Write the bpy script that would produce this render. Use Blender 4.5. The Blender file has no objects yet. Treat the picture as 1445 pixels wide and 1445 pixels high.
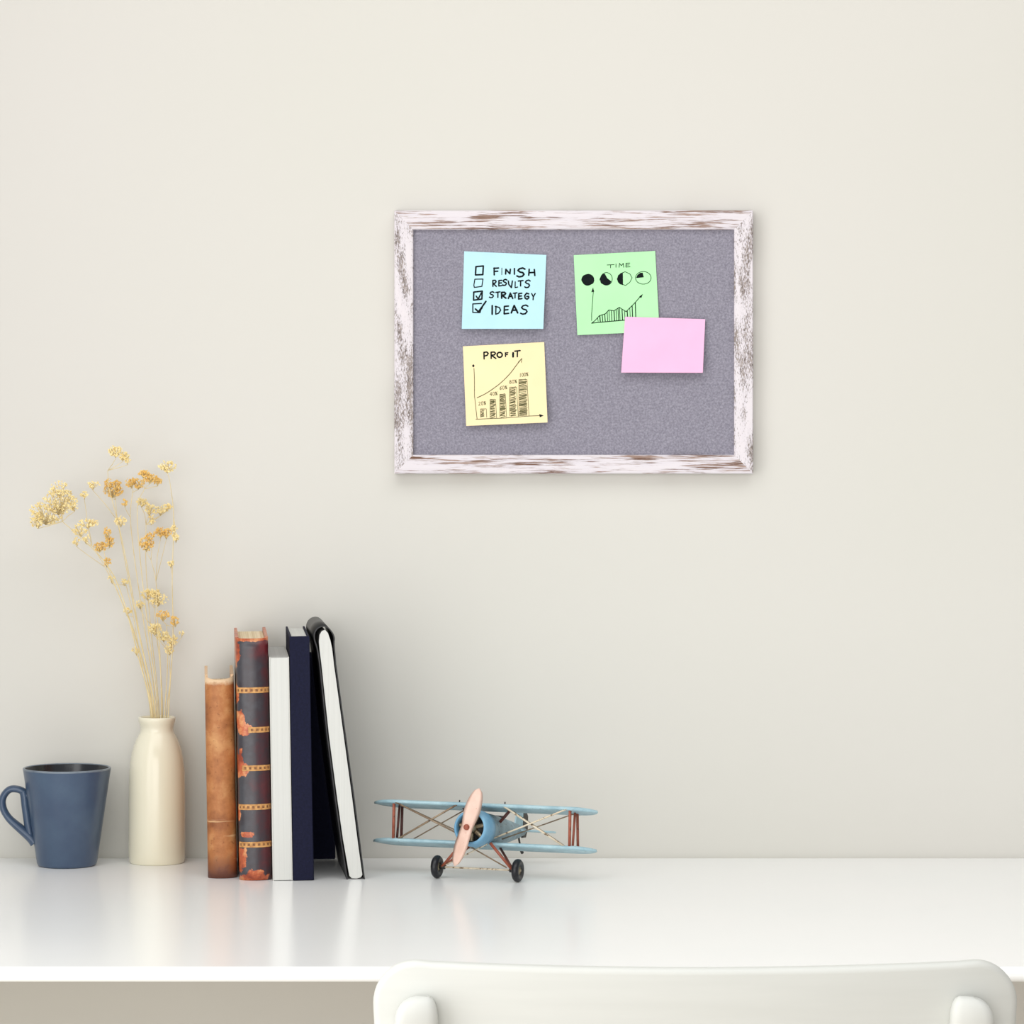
import bpy, math, random
from mathutils import Vector, Matrix

# ------------------------------------------------------------------ scene, camera, light
scene = bpy.context.scene
COL = scene.collection
R = math.radians
F, HX, HY, SIZE = 5000.0, 722.5, 571.0, 1445.0     # focal length and principal point in photo pixels
CAM_Z, DESK_Z = 1.19, 0.75                          # camera and desk-top heights (m)
WALL_Y = 0.44 * F / (1210 - HY)                     # distance of the back wall

cd = bpy.data.cameras.new('camera')
cam = bpy.data.objects.new('camera', cd); COL.objects.link(cam)
cam.location = (0, 0, CAM_Z); cam.rotation_euler = (R(90), 0, 0)
cd.sensor_width = 36; cd.lens = 36 * F / SIZE
cd.shift_y = -(SIZE / 2 - HY) / SIZE
cd.clip_start = 0.05; cd.clip_end = 50
scene.camera = cam

w = bpy.data.worlds.new('world'); scene.world = w; w.use_nodes = True
wb = w.node_tree.nodes['Background']
wb.inputs[0].default_value = (1.0, 1.0, 0.995, 1); wb.inputs[1].default_value = 0.41

def area(name, loc, target, sx, sy, power, color):
    ld = bpy.data.lights.new(name, 'AREA'); ld.shape = 'RECTANGLE'
    ld.size = sx; ld.size_y = sy; ld.energy = power; ld.color = color
    o = bpy.data.objects.new(name, ld); COL.objects.link(o)
    o.location = loc
    o.rotation_euler = (Vector(target) - Vector(loc)).to_track_quat('-Z', 'Y').to_euler()
    return o
area('window_light', (-1.0, 1.65, 1.3), (0.0, 1.65, 1.3), 1.7, 2.2, 28, (1.0, 0.998, 0.99))
area('front_fill_light', (-0.3, -1.3, 1.25), (0.9, 3.4, 0.95), 2.2, 2.0, 53, (1.0, 0.998, 0.99))  # added fill from behind the camera, no real window; brightens under the desk
area('overhead_fill_light', (0.15, 1.7, 2.6), (0.15, 1.7, 0.0), 2.4, 1.8, 31, (1.0, 0.998, 0.99))  # added fill from above, no real fixture; brightens the desk top

scene.view_settings.view_transform = 'Standard'
scene.view_settings.look = 'None'
scene.view_settings.gamma = 1.0
scene.view_settings.use_curve_mapping = False
scene.view_settings.exposure = -0.04

# ------------------------------------------------------------------ helpers
def pt(px, py, d):
    """a point of the place, d metres from the camera plane"""
    return Vector(((px - HX) * d / F, d, CAM_Z - (py - HY) * d / F))

def s2l(c):
    out = []
    for v in c:
        v /= 255.0
        out.append(v / 12.92 if v <= 0.04045 else ((v + 0.055) / 1.055) ** 2.4)
    return (out[0], out[1], out[2], 1)

def new_mat(name):
    m = bpy.data.materials.new(name); m.use_nodes = True
    return m, m.node_tree, m.node_tree.nodes['Principled BSDF']

def coords(nt, scale=(1, 1, 1), loc=(0, 0, 0), rot=(0, 0, 0)):
    tc = nt.nodes.new('ShaderNodeTexCoord'); mp = nt.nodes.new('ShaderNodeMapping')
    mp.inputs['Scale'].default_value = scale; mp.inputs['Location'].default_value = loc
    mp.inputs['Rotation'].default_value = rot
    nt.links.new(tc.outputs['Object'], mp.inputs[0]); return mp.outputs[0]

def noise(nt, vec, scale, detail=4, rough=0.55):
    n = nt.nodes.new('ShaderNodeTexNoise'); n.inputs['Scale'].default_value = scale
    n.inputs['Detail'].default_value = detail; n.inputs['Roughness'].default_value = rough
    nt.links.new(vec, n.inputs['Vector']); return n.outputs['Fac']

def ramp(nt, fac, stops, interp='LINEAR'):
    r = nt.nodes.new('ShaderNodeValToRGB'); cr = r.color_ramp; cr.interpolation = interp
    while len(cr.elements) < len(stops): cr.elements.new(0.5)
    for e, (p, c) in zip(cr.elements, stops):
        e.position = p; e.color = c if isinstance(c, tuple) and len(c) == 4 else s2l(c)
    nt.links.new(fac, r.inputs[0]); return r.outputs[0]

def mixc(nt, fac, a, b):
    m = nt.nodes.new('ShaderNodeMix'); m.data_type = 'RGBA'
    for sock, v in ((m.inputs[0], fac), (m.inputs[6], a), (m.inputs[7], b)):
        if hasattr(v, 'links'): nt.links.new(v, sock)
        else: sock.default_value = v
    return m.outputs[2]

def math_n(nt, op, a, b=0.0):
    m = nt.nodes.new('ShaderNodeMath'); m.operation = op
    for sock, v in ((m.inputs[0], a), (m.inputs[1], b)):
        if hasattr(v, 'links'): nt.links.new(v, sock)
        else: sock.default_value = v
    return m.outputs[0]

def bump(nt, bsdf, height, strength, dist=0.001):
    b = nt.nodes.new('ShaderNodeBump'); b.inputs['Strength'].default_value = strength
    b.inputs['Distance'].default_value = dist
    nt.links.new(height, b.inputs['Height']); nt.links.new(b.outputs[0], bsdf.inputs['Normal'])

GREY0, GREY1 = (0, 0, 0, 1), (1, 1, 1, 1)

def simple(name, col, rough=0.5, var=None, scale=60, spec=0.5, metal=0.0, bmp=0.0, stretch=(1, 1, 1), coat=0.0):
    m, nt, b = new_mat(name)
    b.inputs['Roughness'].default_value = rough; b.inputs['Metallic'].default_value = metal
    b.inputs['Specular IOR Level'].default_value = spec
    b.inputs['Coat Weight'].default_value = coat
    v = coords(nt, stretch); n = noise(nt, v, scale)
    c2 = var or tuple(max(0, k - 6) for k in col)
    nt.links.new(ramp(nt, n, [(0.35, col), (0.65, c2)]), b.inputs['Base Color'])
    if bmp: bump(nt, b, n, bmp)
    return m

class MB:
    """collects shapes; build() links them as ONE mesh object"""
    def __init__(s, xf=None):
        s.v, s.f, s.sm, s.mi, s.xf = [], [], [], [], xf
    def add(s, verts, faces, smooth=True, mi=0):
        o = len(s.v); s.v += [Vector(p) for p in verts]
        for f in faces: s.f.append([i + o for i in f]); s.sm.append(smooth); s.mi.append(mi)
    def box(s, lo, hi, smooth=False):
        x0, y0, z0 = lo; x1, y1, z1 = hi
        s.add([(x0,y0,z0),(x1,y0,z0),(x1,y1,z0),(x0,y1,z0),(x0,y0,z1),(x1,y0,z1),(x1,y1,z1),(x0,y1,z1)],
              [(0,3,2,1),(4,5,6,7),(0,1,5,4),(1,2,6,5),(2,3,7,6),(3,0,4,7)], smooth)
    def lathe(s, prof, n=64, axis='z', centre=(0,0,0)):
        vs, fs = [], []
        for r, h in prof:
            for k in range(n):
                a = 2*math.pi*k/n; p = (r*math.cos(a), r*math.sin(a), h)
                if axis == 'y': p = (p[0], p[2], p[1])
                if axis == 'x': p = (p[2], p[0], p[1])
                vs.append((p[0]+centre[0], p[1]+centre[1], p[2]+centre[2]))
        for j in range(len(prof)-1):
            for k in range(n):
                k2 = (k+1) % n
                fs.append((j*n+k, j*n+k2, (j+1)*n+k2, (j+1)*n+k))
        s.add(vs, fs)
    def tube(s, path, rad, n=8, squash=None, caps=True):
        """rad: a number or one per point; squash=(a,b): ellipse factors"""
        P = [Vector(p) for p in path]; m = len(P)
        rr = rad if isinstance(rad, (list, tuple)) else [rad]*m
        vs, fs, up = [], [], None
        for i, p in enumerate(P):
            t = (P[min(i+1, m-1)] - P[max(i-1, 0)]).normalized()
            if up is None:
                up = Vector((0, 1, 0)) if abs(t.y) < 0.9 else Vector((0, 0, 1))
            a = (up - t*up.dot(t)).normalized(); up = a; b = t.cross(a)
            qa, qb = squash or (1, 1)
            for k in range(n):
                an = 2*math.pi*k/n
                vs.append(p + (a*math.cos(an)*qa + b*math.sin(an)*qb)*rr[i])
        for i in range(m-1):
            for k in range(n):
                k2 = (k+1) % n
                fs.append((i*n+k, i*n+k2, (i+1)*n+k2, (i+1)*n+k))
        if caps:
            fs.append(tuple(range(n-1, -1, -1))); fs.append(tuple((m-1)*n+k for k in range(n)))
        s.add(vs, fs)
    def prism(s, poly, lo, hi, axis='y', smooth=False):
        """polygon extruded along an axis; poly in (x,z) for y, (x,y) for z"""
        n = len(poly)
        def put(a, b, h): return (a, h, b) if axis == 'y' else ((a, b, h) if axis == 'z' else (h, a, b))
        vs = [put(a, b, lo) for a, b in poly] + [put(a, b, hi) for a, b in poly]
        s.add(vs, [(i, (i+1) % n, n+(i+1) % n, n+i) for i in range(n)], smooth)
        s.add(vs, [tuple(range(n-1, -1, -1)), tuple(range(n, 2*n))], False)
    def build(s, name, mat, parent=None, fix=True, bevel=None):
        vs = [s.xf @ p for p in s.v] if s.xf else s.v
        me = bpy.data.meshes.new(name); me.from_pydata([tuple(p) for p in vs], [], s.f)
        me.polygons.foreach_set('use_smooth', s.sm)
        mats = mat if isinstance(mat, (list, tuple)) else [mat]
        for m in mats: me.materials.append(m)
        me.polygons.foreach_set('material_index', s.mi)
        import bmesh
        if fix:
            b = bmesh.new(); b.from_mesh(me)
            bmesh.ops.remove_doubles(b, verts=b.verts, dist=1e-7)
            bmesh.ops.recalc_face_normals(b, faces=b.faces); b.to_mesh(me); b.free()
        me.update()
        o = bpy.data.objects.new(name, me); COL.objects.link(o)
        if parent: o.parent = parent
        if bevel:
            md = o.modifiers.new('bevel', 'BEVEL'); md.width = bevel[0]; md.segments = bevel[1]
            md.limit_method = 'ANGLE'; md.angle_limit = R(40); md.harden_normals = False
            for p in me.polygons: p.use_smooth = True
            try: me.set_sharp_from_angle(angle=R(40))
            except Exception: pass
        return o

def tag(o, label, cat, group=None):
    o['label'] = label; o['category'] = cat
    if group: o['group'] = group
    return o

def thing(name, label, cat, loc=(0,0,0), rot=(0,0,0), group=None):
    o = bpy.data.objects.new(name, None); COL.objects.link(o)
    o.location = loc; o.rotation_euler = rot; o.empty_display_size = 0.05
    return tag(o, label, cat, group)

def struct(name, mb, mat, **k):
    o = mb.build(name, mat, **k); o['kind'] = 'structure'; return o

def smooth_path(pts, n=6):
    """Catmull-Rom through the points"""
    P = [Vector(p) for p in pts]; P = [2*P[0]-P[1]] + P + [2*P[-1]-P[-2]]; out = []
    for i in range(1, len(P)-2):
        a, b, c, d = P[i-1:i+3]
        for k in range(n):
            t = k/n
            out.append(0.5*((2*b)+(c-a)*t+(2*a-5*b+4*c-d)*t*t+(3*b-a-3*c+d)*t**3))
    out.append(P[-2]); return out

# ------------------------------------------------------------------ materials
def wall_paint():
    m, nt, b = new_mat('warm_white_wall_paint')
    b.inputs['Roughness'].default_value = 0.9; b.inputs['Specular IOR Level'].default_value = 0.15
    v = coords(nt); n = noise(nt, v, 1.6, 2); n2 = noise(nt, v, 260, 3)
    nt.links.new(ramp(nt, n, [(0.3, (214, 212, 204)), (0.7, (216, 213, 207))]), b.inputs['Base Color'])
    bump(nt, b, n2, 0.05, 0.0005); return m
M_WALL = wall_paint()
M_FLOOR = simple('pale_oak_floor', (226, 216, 203), 0.5, (214, 202, 187), 6, stretch=(1, 12, 1))
M_DESK = simple('white_lacquer', (250, 250, 249), 0.22, (248, 249, 248), 5, spec=0.35)
M_CHAIR = simple('white_painted_wood', (205, 206, 201), 0.55, (202, 203, 198), 8, spec=0.3, stretch=(1, 1, 14))

def felt():
    m, nt, b = new_mat('grey_lavender_felt')
    b.inputs['Roughness'].default_value = 1.0; b.inputs['Specular IOR Level'].default_value = 0.05
    v = coords(nt); n = noise(nt, v, 520, 3, 0.7); n2 = noise(nt, v, 30, 3)
    c = ramp(nt, n, [(0.3, (124, 121, 133)), (0.5, (142, 139, 151)), (0.72, (164, 161, 173))])
    nt.links.new(c, b.inputs['Base Color'])
    bump(nt, b, n, 0.4, 0.0006); return m
M_FELT = felt()

def distressed(name, sc, sc2, dark, mid, lo, seed, rot=0):
    """whitewashed wood: paint worn off in streaks along the grain"""
    m, nt, b = new_mat(name)
    b.inputs['Roughness'].default_value = 0.75; b.inputs['Specular IOR Level'].default_value = 0.2
    v = coords(nt, sc, (seed, seed*2, seed*3), (0, rot, 0)); v2 = coords(nt, sc2, (seed*5, 0, seed))
    n = noise(nt, v, 1.0, 6, 0.65); z = noise(nt, v2, 1.0, 3)
    s = math_n(nt, 'ADD', n, math_n(nt, 'MULTIPLY', z, 0.75))
    wear = ramp(nt, s, [(lo, GREY0), (lo + 0.10, GREY1)])
    tone = noise(nt, v, 0.6, 3)
    wood = ramp(nt, tone, [(0.35, dark), (0.65, mid)])
    paint = ramp(nt, z, [(0.3, (228, 221, 224)), (0.7, (217, 211, 218))])
    nt.links.new(mixc(nt, wear, paint, wood), b.inputs['Base Color'])
    bump(nt, b, wear, -0.3, 0.0006); return m
M_RAIL = distressed('whitewashed_wood_along', (30, 60, 760), (13, 10, 120), (112, 84, 70), (176, 152, 140), 0.885, 2.0)
M_STILE = distressed('whitewashed_wood_upright', (1150, 60, 320), (110, 10, 24), (110, 100, 96), (172, 160, 154), 0.87, 7.0, 0.35)

def paper(name, col):
    return simple(name, col, 0.85, tuple(max(0, c-5) for c in col), 25, spec=0.15)
M_BLUE = paper('pale_blue_paper', (192, 232, 243))
M_GREEN = paper('pale_green_paper', (186, 247, 186))
M_PINK = paper('pink_paper', (246, 193, 226))
M_YELLOW = paper('pale_yellow_paper', (252, 233, 186))
M_INK = simple('black_ink', (14, 20, 22), 0.7, (22, 28, 30), 300, spec=0.1)
M_INK_SOFT = simple('thin_grey_ink', (112, 108, 74), 0.8, (84, 82, 56), 300, spec=0.1)
M_INK_GREEN = simple('thin_black_ink', (28, 50, 34), 0.8, (20, 36, 26), 300, spec=0.1)

M_MUG = simple('matt_slate_blue_glaze', (68, 88, 112), 0.3, (60, 78, 104), 35, spec=0.6)
M_MUG_IN = simple('dark_glaze_lining', (34, 38, 45), 0.22, (28, 31, 37), 35, spec=0.6)
M_RIM = simple('pale_glaze_edge', (128, 138, 148), 0.3, (96, 108, 122), 60)  # paler ring along the mug's lip
M_VASE = simple('cream_glaze', (234, 229, 208), 0.18, (230, 224, 200), 18, spec=0.5, stretch=(1, 1, 0.2))
M_STEM = simple('dried_straw_stem', (236, 218, 170), 0.7, (216, 194, 140), 90)
M_PALE = simple('pale_yellow_dried_florets', (252, 238, 188), 0.8, (247, 224, 160), 160, spec=0.1)
M_GOLDEN = simple('golden_dried_florets', (246, 214, 142), 0.8, (232, 188, 104), 160, spec=0.1)

def tan_leather():
    m, nt, b = new_mat('worn_tan_leather')
    b.inputs['Roughness'].default_value = 0.55
    v = coords(nt); n = noise(nt, v, 28, 5, 0.6); f = noise(nt, v, 260, 4, 0.7)
    h = noise(nt, coords(nt, (12, 12, 120), (3, 1, 2)), 1.0, 4)
    c = ramp(nt, n, [(0.3, (120, 64, 30)), (0.5, (176, 112, 62)), (0.72, (214, 162, 106))])
    c = mixc(nt, ramp(nt, f, [(0.60, GREY0), (0.72, GREY1)]), c, s2l((122, 66, 34)))
    c = mixc(nt, ramp(nt, h, [(0.62, GREY0), (0.70, GREY1)]), c, s2l((226, 184, 134)))
    # dark scuffed heel at the foot of the spine
    sx = nt.nodes.new('ShaderNodeSeparateXYZ'); nt.links.new(coords(nt), sx.inputs[0])
    low = math_n(nt, 'SUBTRACT', math_n(nt, 'MULTIPLY', n, 0.055), sx.outputs[2])
    c = mixc(nt, ramp(nt, low, [(0.006, GREY0), (0.02, GREY1)]), c, s2l((104, 60, 44)))
    high = math_n(nt, 'ADD', sx.outputs[2], math_n(nt, 'MULTIPLY', f, 0.006))
    c = mixc(nt, ramp(nt, math_n(nt, 'SUBTRACT', high, 0.1), [(0.0850, GREY0), (0.0858, GREY1)]), c, s2l((228, 196, 158)))
    nt.links.new(c, b.inputs['Base Color']); bump(nt, b, f, 0.35, 0.0006); return m
M_TAN = tan_leather()

def dark_leather():
    m, nt, b = new_mat('worn_dark_maroon_leather')
    b.inputs['Roughness'].default_value = 0.36; b.inputs['Specular IOR Level'].default_value = 0.7
    v = coords(nt); n = noise(nt, v, 40, 4, 0.6); e = noise(nt, v, 75, 5, 0.65); g = noise(nt, v, 330, 3)
    sx = nt.nodes.new('ShaderNodeSeparateXYZ'); nt.links.new(v, sx.inputs[0])
    side_tone = math_n(nt, 'ADD', n, math_n(nt, 'MULTIPLY', sx.outputs[0], 14.0))   # slate toward the low-x side, maroon toward the other
    c = ramp(nt, side_tone, [(0.3, (62, 62, 68)), (0.5, (46, 36, 44)), (0.66, (72, 25, 33)), (0.8, (96, 27, 33))])
    # hide worn through in ragged patches along one joint, at the head and at the tail: (x, z, width, height) in mm
    w_ = 0.0
    for cx, cz, rx, rz in ((-15, 213, 5.5, 16), (0, 224, 40, 3.5), (-11.5, 147, 4.5, 12), (-6.5, 138.5, 7.5, 6), (-13, 110, 5.5, 15), (-9.5, 103, 5, 7),
                           (-7, 42, 7, 3.6), (-14, 19, 6.5, 15), (-1, 3, 16, 8), (-15, 172, 2.6, 10), (-15, 62, 2.2, 9)):
        dx = math_n(nt, 'MULTIPLY', math_n(nt, 'SUBTRACT', sx.outputs[0], cx/1000), 1000/rx)
        dz = math_n(nt, 'MULTIPLY', math_n(nt, 'SUBTRACT', sx.outputs[2], cz/1000), 1000/rz)
        r2 = math_n(nt, 'ADD', math_n(nt, 'MULTIPLY', dx, dx), math_n(nt, 'MULTIPLY', dz, dz))
        w_ = math_n(nt, 'MAXIMUM', w_, math_n(nt, 'SUBTRACT', 1.0, math_n(nt, 'MULTIPLY', math_n(nt, 'SQRT', r2), 0.5)))
    w_ = math_n(nt, 'ADD', w_, math_n(nt, 'MULTIPLY', math_n(nt, 'SUBTRACT', e, 0.5), 1.1))
    worn = ramp(nt, w_, [(0.56, GREY0), (0.59, GREY1)])
    raw = ramp(nt, e, [(0.36, (138, 52, 26)), (0.5, (190, 92, 50)), (0.66, (222, 160, 106))])
    nt.links.new(mixc(nt, worn, c, raw), b.inputs['Base Color'])
    bump(nt, b, g, 0.2, 0.0004); return m
M_DARK = dark_leather()
M_GOLD = simple('gilt_tooling', (212, 160, 96), 0.5, (178, 122, 66), 240)
M_GOLD_DARK = simple('tarnished_gilt', (150, 102, 60), 0.6, (104, 64, 38), 600)
def leaves(name, a, b_, axis, spec=0.2):
    """paper edges: fine lines between the leaves"""
    m, nt, b = new_mat(name); b.inputs['Roughness'].default_value = 0.9
    b.inputs['Specular IOR Level'].default_value = spec
    sc = [2, 2, 2]; sc[axis] = 900
    n = noise(nt, coords(nt, tuple(sc)), 1.0, 2)
    nt.links.new(ramp(nt, n, [(0.3, a), (0.7, b_)]), b.inputs['Base Color']); bump(nt, b, n, 0.2, 0.0003)
    return m
M_PAGE = leaves('white_page_edges', (216, 216, 211), (209, 209, 204), 0)
M_PAGE_OLD = leaves('aged_page_edges', (236, 222, 192), (212, 192, 156), 0)
M_NAVY = simple('navy_book_cloth', (22, 24, 50), 0.75, (17, 19, 41), 420, spec=0.2, bmp=0.3)
M_BLACK = simple('black_leatherette', (22, 22, 24), 0.4, (30, 30, 32), 300, spec=0.5, bmp=0.15)
M_OFFWHITE = simple('off_white_card', (212, 211, 205), 0.8, (206, 204, 197), 30)

def aged_paint(name, base, light, rust, lo=0.66):
    m, nt, b = new_mat(name); b.inputs['Roughness'].default_value = 0.5
    v = coords(nt); n = noise(nt, v, 70, 5, 0.6); k = noise(nt, v, 230, 4, 0.7)
    c = ramp(nt, n, [(0.35, base), (0.68, light)])
    c = mixc(nt, ramp(nt, k, [(lo, GREY0), (lo + 0.06, GREY1)]), c, s2l(rust))
    nt.links.new(c, b.inputs['Base Color']); bump(nt, b, n, 0.15, 0.0005); return m
M_WING = aged_paint('chipped_pale_blue_paint', (150, 184, 196), (182, 212, 220), (112, 112, 104))
M_BODY = aged_paint('chipped_grey_blue_paint', (112, 136, 146), (142, 168, 178), (86, 76, 62), 0.60)
M_COWL = aged_paint('sky_blue_paint', (104, 160, 196), (136, 184, 212), (96, 100, 96), 0.68)
M_PROP = aged_paint('salmon_pink_paint', (228, 190, 172), (238, 206, 190), (200, 132, 104), 0.64)
M_RED = aged_paint('red_brown_paint', (148, 76, 56), (176, 98, 74), (70, 44, 38), 0.60)
M_DKRED = aged_paint('dark_red_brown_paint', (84, 44, 38), (108, 58, 48), (40, 32, 30), 0.60)
M_WIRE = aged_paint('cream_wire_paint', (214, 198, 170), (230, 218, 196), (122, 98, 72), 0.56)
M_WIRE_DK = aged_paint('brown_wire_paint', (126, 104, 82), (168, 146, 120), (84, 62, 46), 0.58)
M_RUBBER = simple('black_rubber', (15, 15, 19), 0.38, (26, 27, 33), 200)
M_STEEL = simple('tarnished_metal', (176, 164, 138), 0.4, (120, 104, 80), 180, metal=0.6)
M_IRON = simple('blackened_metal', (38, 36, 36), 0.5, (60, 54, 48), 200)

# ------------------------------------------------------------------ room
b = MB(); b.box((-3.2, WALL_Y, 0), (3.2, WALL_Y + 0.12, 2.7)); struct('wall_back', b, M_WALL)
b = MB(); b.box((-3.2, -1.5, -0.1), (3.2, WALL_Y + 0.12, 0)); struct('floor', b, M_FLOOR)

# ------------------------------------------------------------------ desk
DF = 2.77                                           # front edge, distance from the camera plane
DB = WALL_Y - 0.0015
desk = thing('desk', 'long glossy white desk along the wall, carrying the books and mug', 'desk', (0, (DF+DB)/2, 0))
yo = (DF+DB)/2
b = MB(); b.box((-0.95, DF-yo, 0.738), (0.95, DB-yo, DESK_Z)); b.build('desktop', M_DESK, desk, bevel=(0.0050, 5))
for sx in (-1, 1):
    for y in (DF+0.05, DB-0.05):
        b = MB(); b.box((sx*0.90-0.025, y-yo-0.025, 0), (sx*0.90+0.025, y-yo+0.025, 0.738)); b.build('leg', M_DESK, desk, bevel=(0.002, 2))

# ------------------------------------------------------------------ chair in front of the desk
CH_D = 2.385
chair = thing('chair', 'white painted wooden chair with curved back rail, pushed up to the desk', 'chair', ((980-HX)*CH_D/F, CH_D, 0))
def chair_back():
    W, T, zt, zb, rc = 0.432, 0.014, 0.817, 0.62, 0.030
    sag = 0.026
    # outline of the rail in (x, z), rounded corners, slightly dished top edge
    n, out = 12, []
    def top(x): return zt - 0.0005 + 0.0022*(2*x/W)**2
    hw = W/2
    for k in range(n+1):
        a = math.pi - math.pi/2*k/n; out.append((-hw+rc+rc*math.cos(a)*1.0, top(-hw)-rc+rc*math.sin(a)))
    for k in range(1, 40):
        x = -hw+rc + (W-2*rc)*k/40; out.append((x, top(x)))
    for k in range(n+1):
        a = math.pi/2 - math.pi/2*k/n; out.append((hw-rc+rc*math.cos(a), top(hw)-rc+rc*math.sin(a)))
    for k in range(n+1):
        a = -math.pi/2*k/n; out.append((hw-0.006-rc+rc*math.cos(a), zb+rc+rc*math.sin(a)))
    for k in range(1, 40):
        x = hw-rc - (W-2*rc)*k/40; out.append((x, zb))
    for k in range(n+1):
        a = -math.pi/2 - math.pi/2*k/n; out.append((-hw+0.006+rc+rc*math.cos(a), zb+rc+rc*math.sin(a)))
    def yc(x, z): return 0.002 - sag*(1-(2*x/W)**2) - 0.10*(z-0.72)
    def ring(inset, y_off):
        cx, cz = 0, (zt+zb)/2; r = []
        m = len(out)
        for i, (x, z) in enumerate(out):
            x0, z0 = out[i-1]; x1, z1 = out[(i+1) % m]
            tx, tz = x1-x0, z1-z0; L = math.hypot(tx, tz) or 1
            nx, nz = tz/L, -tx/L                    # clockwise outline: inward normal
            px, pz = x+nx*inset, z+nz*inset
            r.append((px, yc(px, pz)+y_off, pz))
        return r
    b = MB(); e = 0.0045; h = T/2
    rings = []
    for k in range(5):
        a = math.pi/2*k/4; rings.append(ring(e*(1-math.sin(a)), -h+e*(1-math.cos(a))))
    for k in range(5):
        a = math.pi/2*k/4; rings.append(ring(e*(1-math.cos(a)), h-e+e*math.sin(a)))
    m = len(out); vs = [p for r_ in rings for p in r_]
    fs = [(j*m+i, j*m+(i+1) % m, (j+1)*m+(i+1) % m, (j+1)*m+i) for j in range(len(rings)-1) for i in range(m)]
    b.add(vs, fs)
    # front and rear skins: vertical columns between the upper and the lower outline
    for rg in (rings[0], rings[-1]):
        up = [p for p in rg if p[2] > 0.72]; dn = [p for p in rg if p[2] <= 0.72]
        up.sort(key=lambda p: (round(p[0], 5), p[2] if p[0] < 0 else -p[2])); dn.sort(key=lambda p: (round(p[0], 5), -p[2] if p[0] < 0 else p[2]))
        k = min(len(up), len(dn))
        rows = 8; vs = []
        for i in range(k):
            a, c = Vector(up[i]), Vector(dn[i])
            for j in range(rows+1):
                t = j/rows; x = a.x+(c.x-a.x)*t; z = a.z+(c.z-a.z)*t
                y = yc(x, z) + (-h if rg is rings[0] else h)
                vs.append((x, y, z))
        b.add(vs, [(i*(rows+1)+j, (i+1)*(rows+1)+j, (i+1)*(rows+1)+j+1, i*(rows+1)+j+1) for i in range(k-1) for j in range(rows)])
    return b
chair_back().build('back_rail', M_CHAIR, chair)
def rear_post(sx):
    """rear leg running up behind the rail, rounded top"""
    x = 0.1830 if sx > 0 else -0.1865
    b = MB(); prof = [(0.0, 0.030), (0.25, 0.004), (0.45, -0.006), (0.60, -0.0115), (0.72, -0.021), (0.780, -0.0265)]
    secs = []
    for z, y in prof: secs.append((z, y, 1.0, 1.0))
    for k in range(1, 8):
        a = math.pi/2*k/7
        secs.append((0.780+0.0165*math.sin(a), -0.0265-0.0016*math.sin(a), max(0.35, math.cos(a)**0.7), max(0.25, math.cos(a)**0.6)))
    n, vs = 20, []
    for z, y, fx, fy in secs:
        for k in range(n):
            a = 2*math.pi*k/n; c, s_ = math.cos(a), math.sin(a)
            ex = math.copysign(abs(c)**0.55, c); ey = math.copysign(abs(s_)**0.55, s_)
            skew = -0.004*sx*(1-fx)*1.5
            vs.append((x + skew + 0.0145*fx*ex, y - 0.001 + 0.0115*fy*ey, z))
    fs = [(j*n+k, j*n+(k+1) % n, (j+1)*n+(k+1) % n, (j+1)*n+k) for j in range(len(secs)-1) for k in range(n)]
    fs += [tuple(range(n)), tuple((len(secs)-1)*n+k for k in range(n))]
    b.add(vs, fs); b.build('rear_leg', M_CHAIR, chair)
for sx in (-1, 1): rear_post(sx)
b = MB(); b.prism([(-0.19, 0.01), (0.19, 0.01), (0.215, 0.36), (0.19, 0.40), (-0.19, 0.40), (-0.215, 0.36)], 0.44, 0.462, 'z')
b.build('seat', M_CHAIR, chair, bevel=(0.005, 3))
for sx in (-1, 1):
    b = MB(); b.tube([(sx*0.18, 0.355, 0), (sx*0.175, 0.35, 0.44)], [0.012, 0.017], 16); b.build('front_leg', M_CHAIR, chair)
    b = MB(); b.tube([(sx*0.185, 0.02, 0.2), (sx*0.178, 0.352, 0.2)], 0.009, 12); b.build('stretcher', M_CHAIR, chair)
b = MB(); b.tube([(-0.17, 0.352, 0.26), (0.17, 0.352, 0.26)], 0.009, 12); b.build('stretcher', M_CHAIR, chair)

# ------------------------------------------------------------------ pin board on the wall
BD_T = 0.016
FD = WALL_Y - 0.0015 - BD_T                         # front face of the frame
FELT_D = FD + 0.006
bx0, bx1, by0, by1 = 556, 1062.5, 297, 668.5        # outer outline of the frame
c0 = pt((bx0+bx1)/2, (by0+by1)/2, WALL_Y - 0.0015)
board = thing('pin_board', 'grey felt pin board in a whitewashed distressed wooden frame, hung on the wall', 'pin board', c0)
def bl(px, py, d): return pt(px, py, d) - c0
W2 = (bx1-bx0)/2*FD/F; H2 = (by1-by0)/2*FD/F; FW = 27*FD/F; cz = bl(0, (by0+by1)/2, FD).z
def member(axis, sgn, name, mat):
    L, S = (W2, H2) if axis == 'x' else (H2, W2)
    # profile across the member: u from outer edge inwards, depth from front
    prof = [(0, BD_T), (0, 0.0012), (0.0010, 0.0002), (FW*0.3, 0.0), (FW*0.72, 0.0006), (FW-0.0012, 0.0012), (FW-0.0003, 0.002), (FW, BD_T)]
    b = MB(); n = len(prof); vs = []
    for end in (-1, 1):
        for u, dp in prof:
            a = end*(L-u); c = sgn*(S-u)
            x, z = (a, c) if axis == 'x' else (c, a)
            vs.append((x, -BD_T+dp, z+cz))
    b.add(vs, [(i, (i+1) % n, n+(i+1) % n, n+i) for i in range(n)], False)
    b.add(vs, [tuple(range(n)), tuple(range(n, 2*n))], False)
    o = b.build(name, mat, board); return o
member('x', 1, 'frame_rail', M_RAIL); member('x', -1, 'frame_rail', M_RAIL)
member('z', 1, 'frame_stile', M_STILE); member('z', -1, 'frame_stile', M_STILE)
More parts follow.
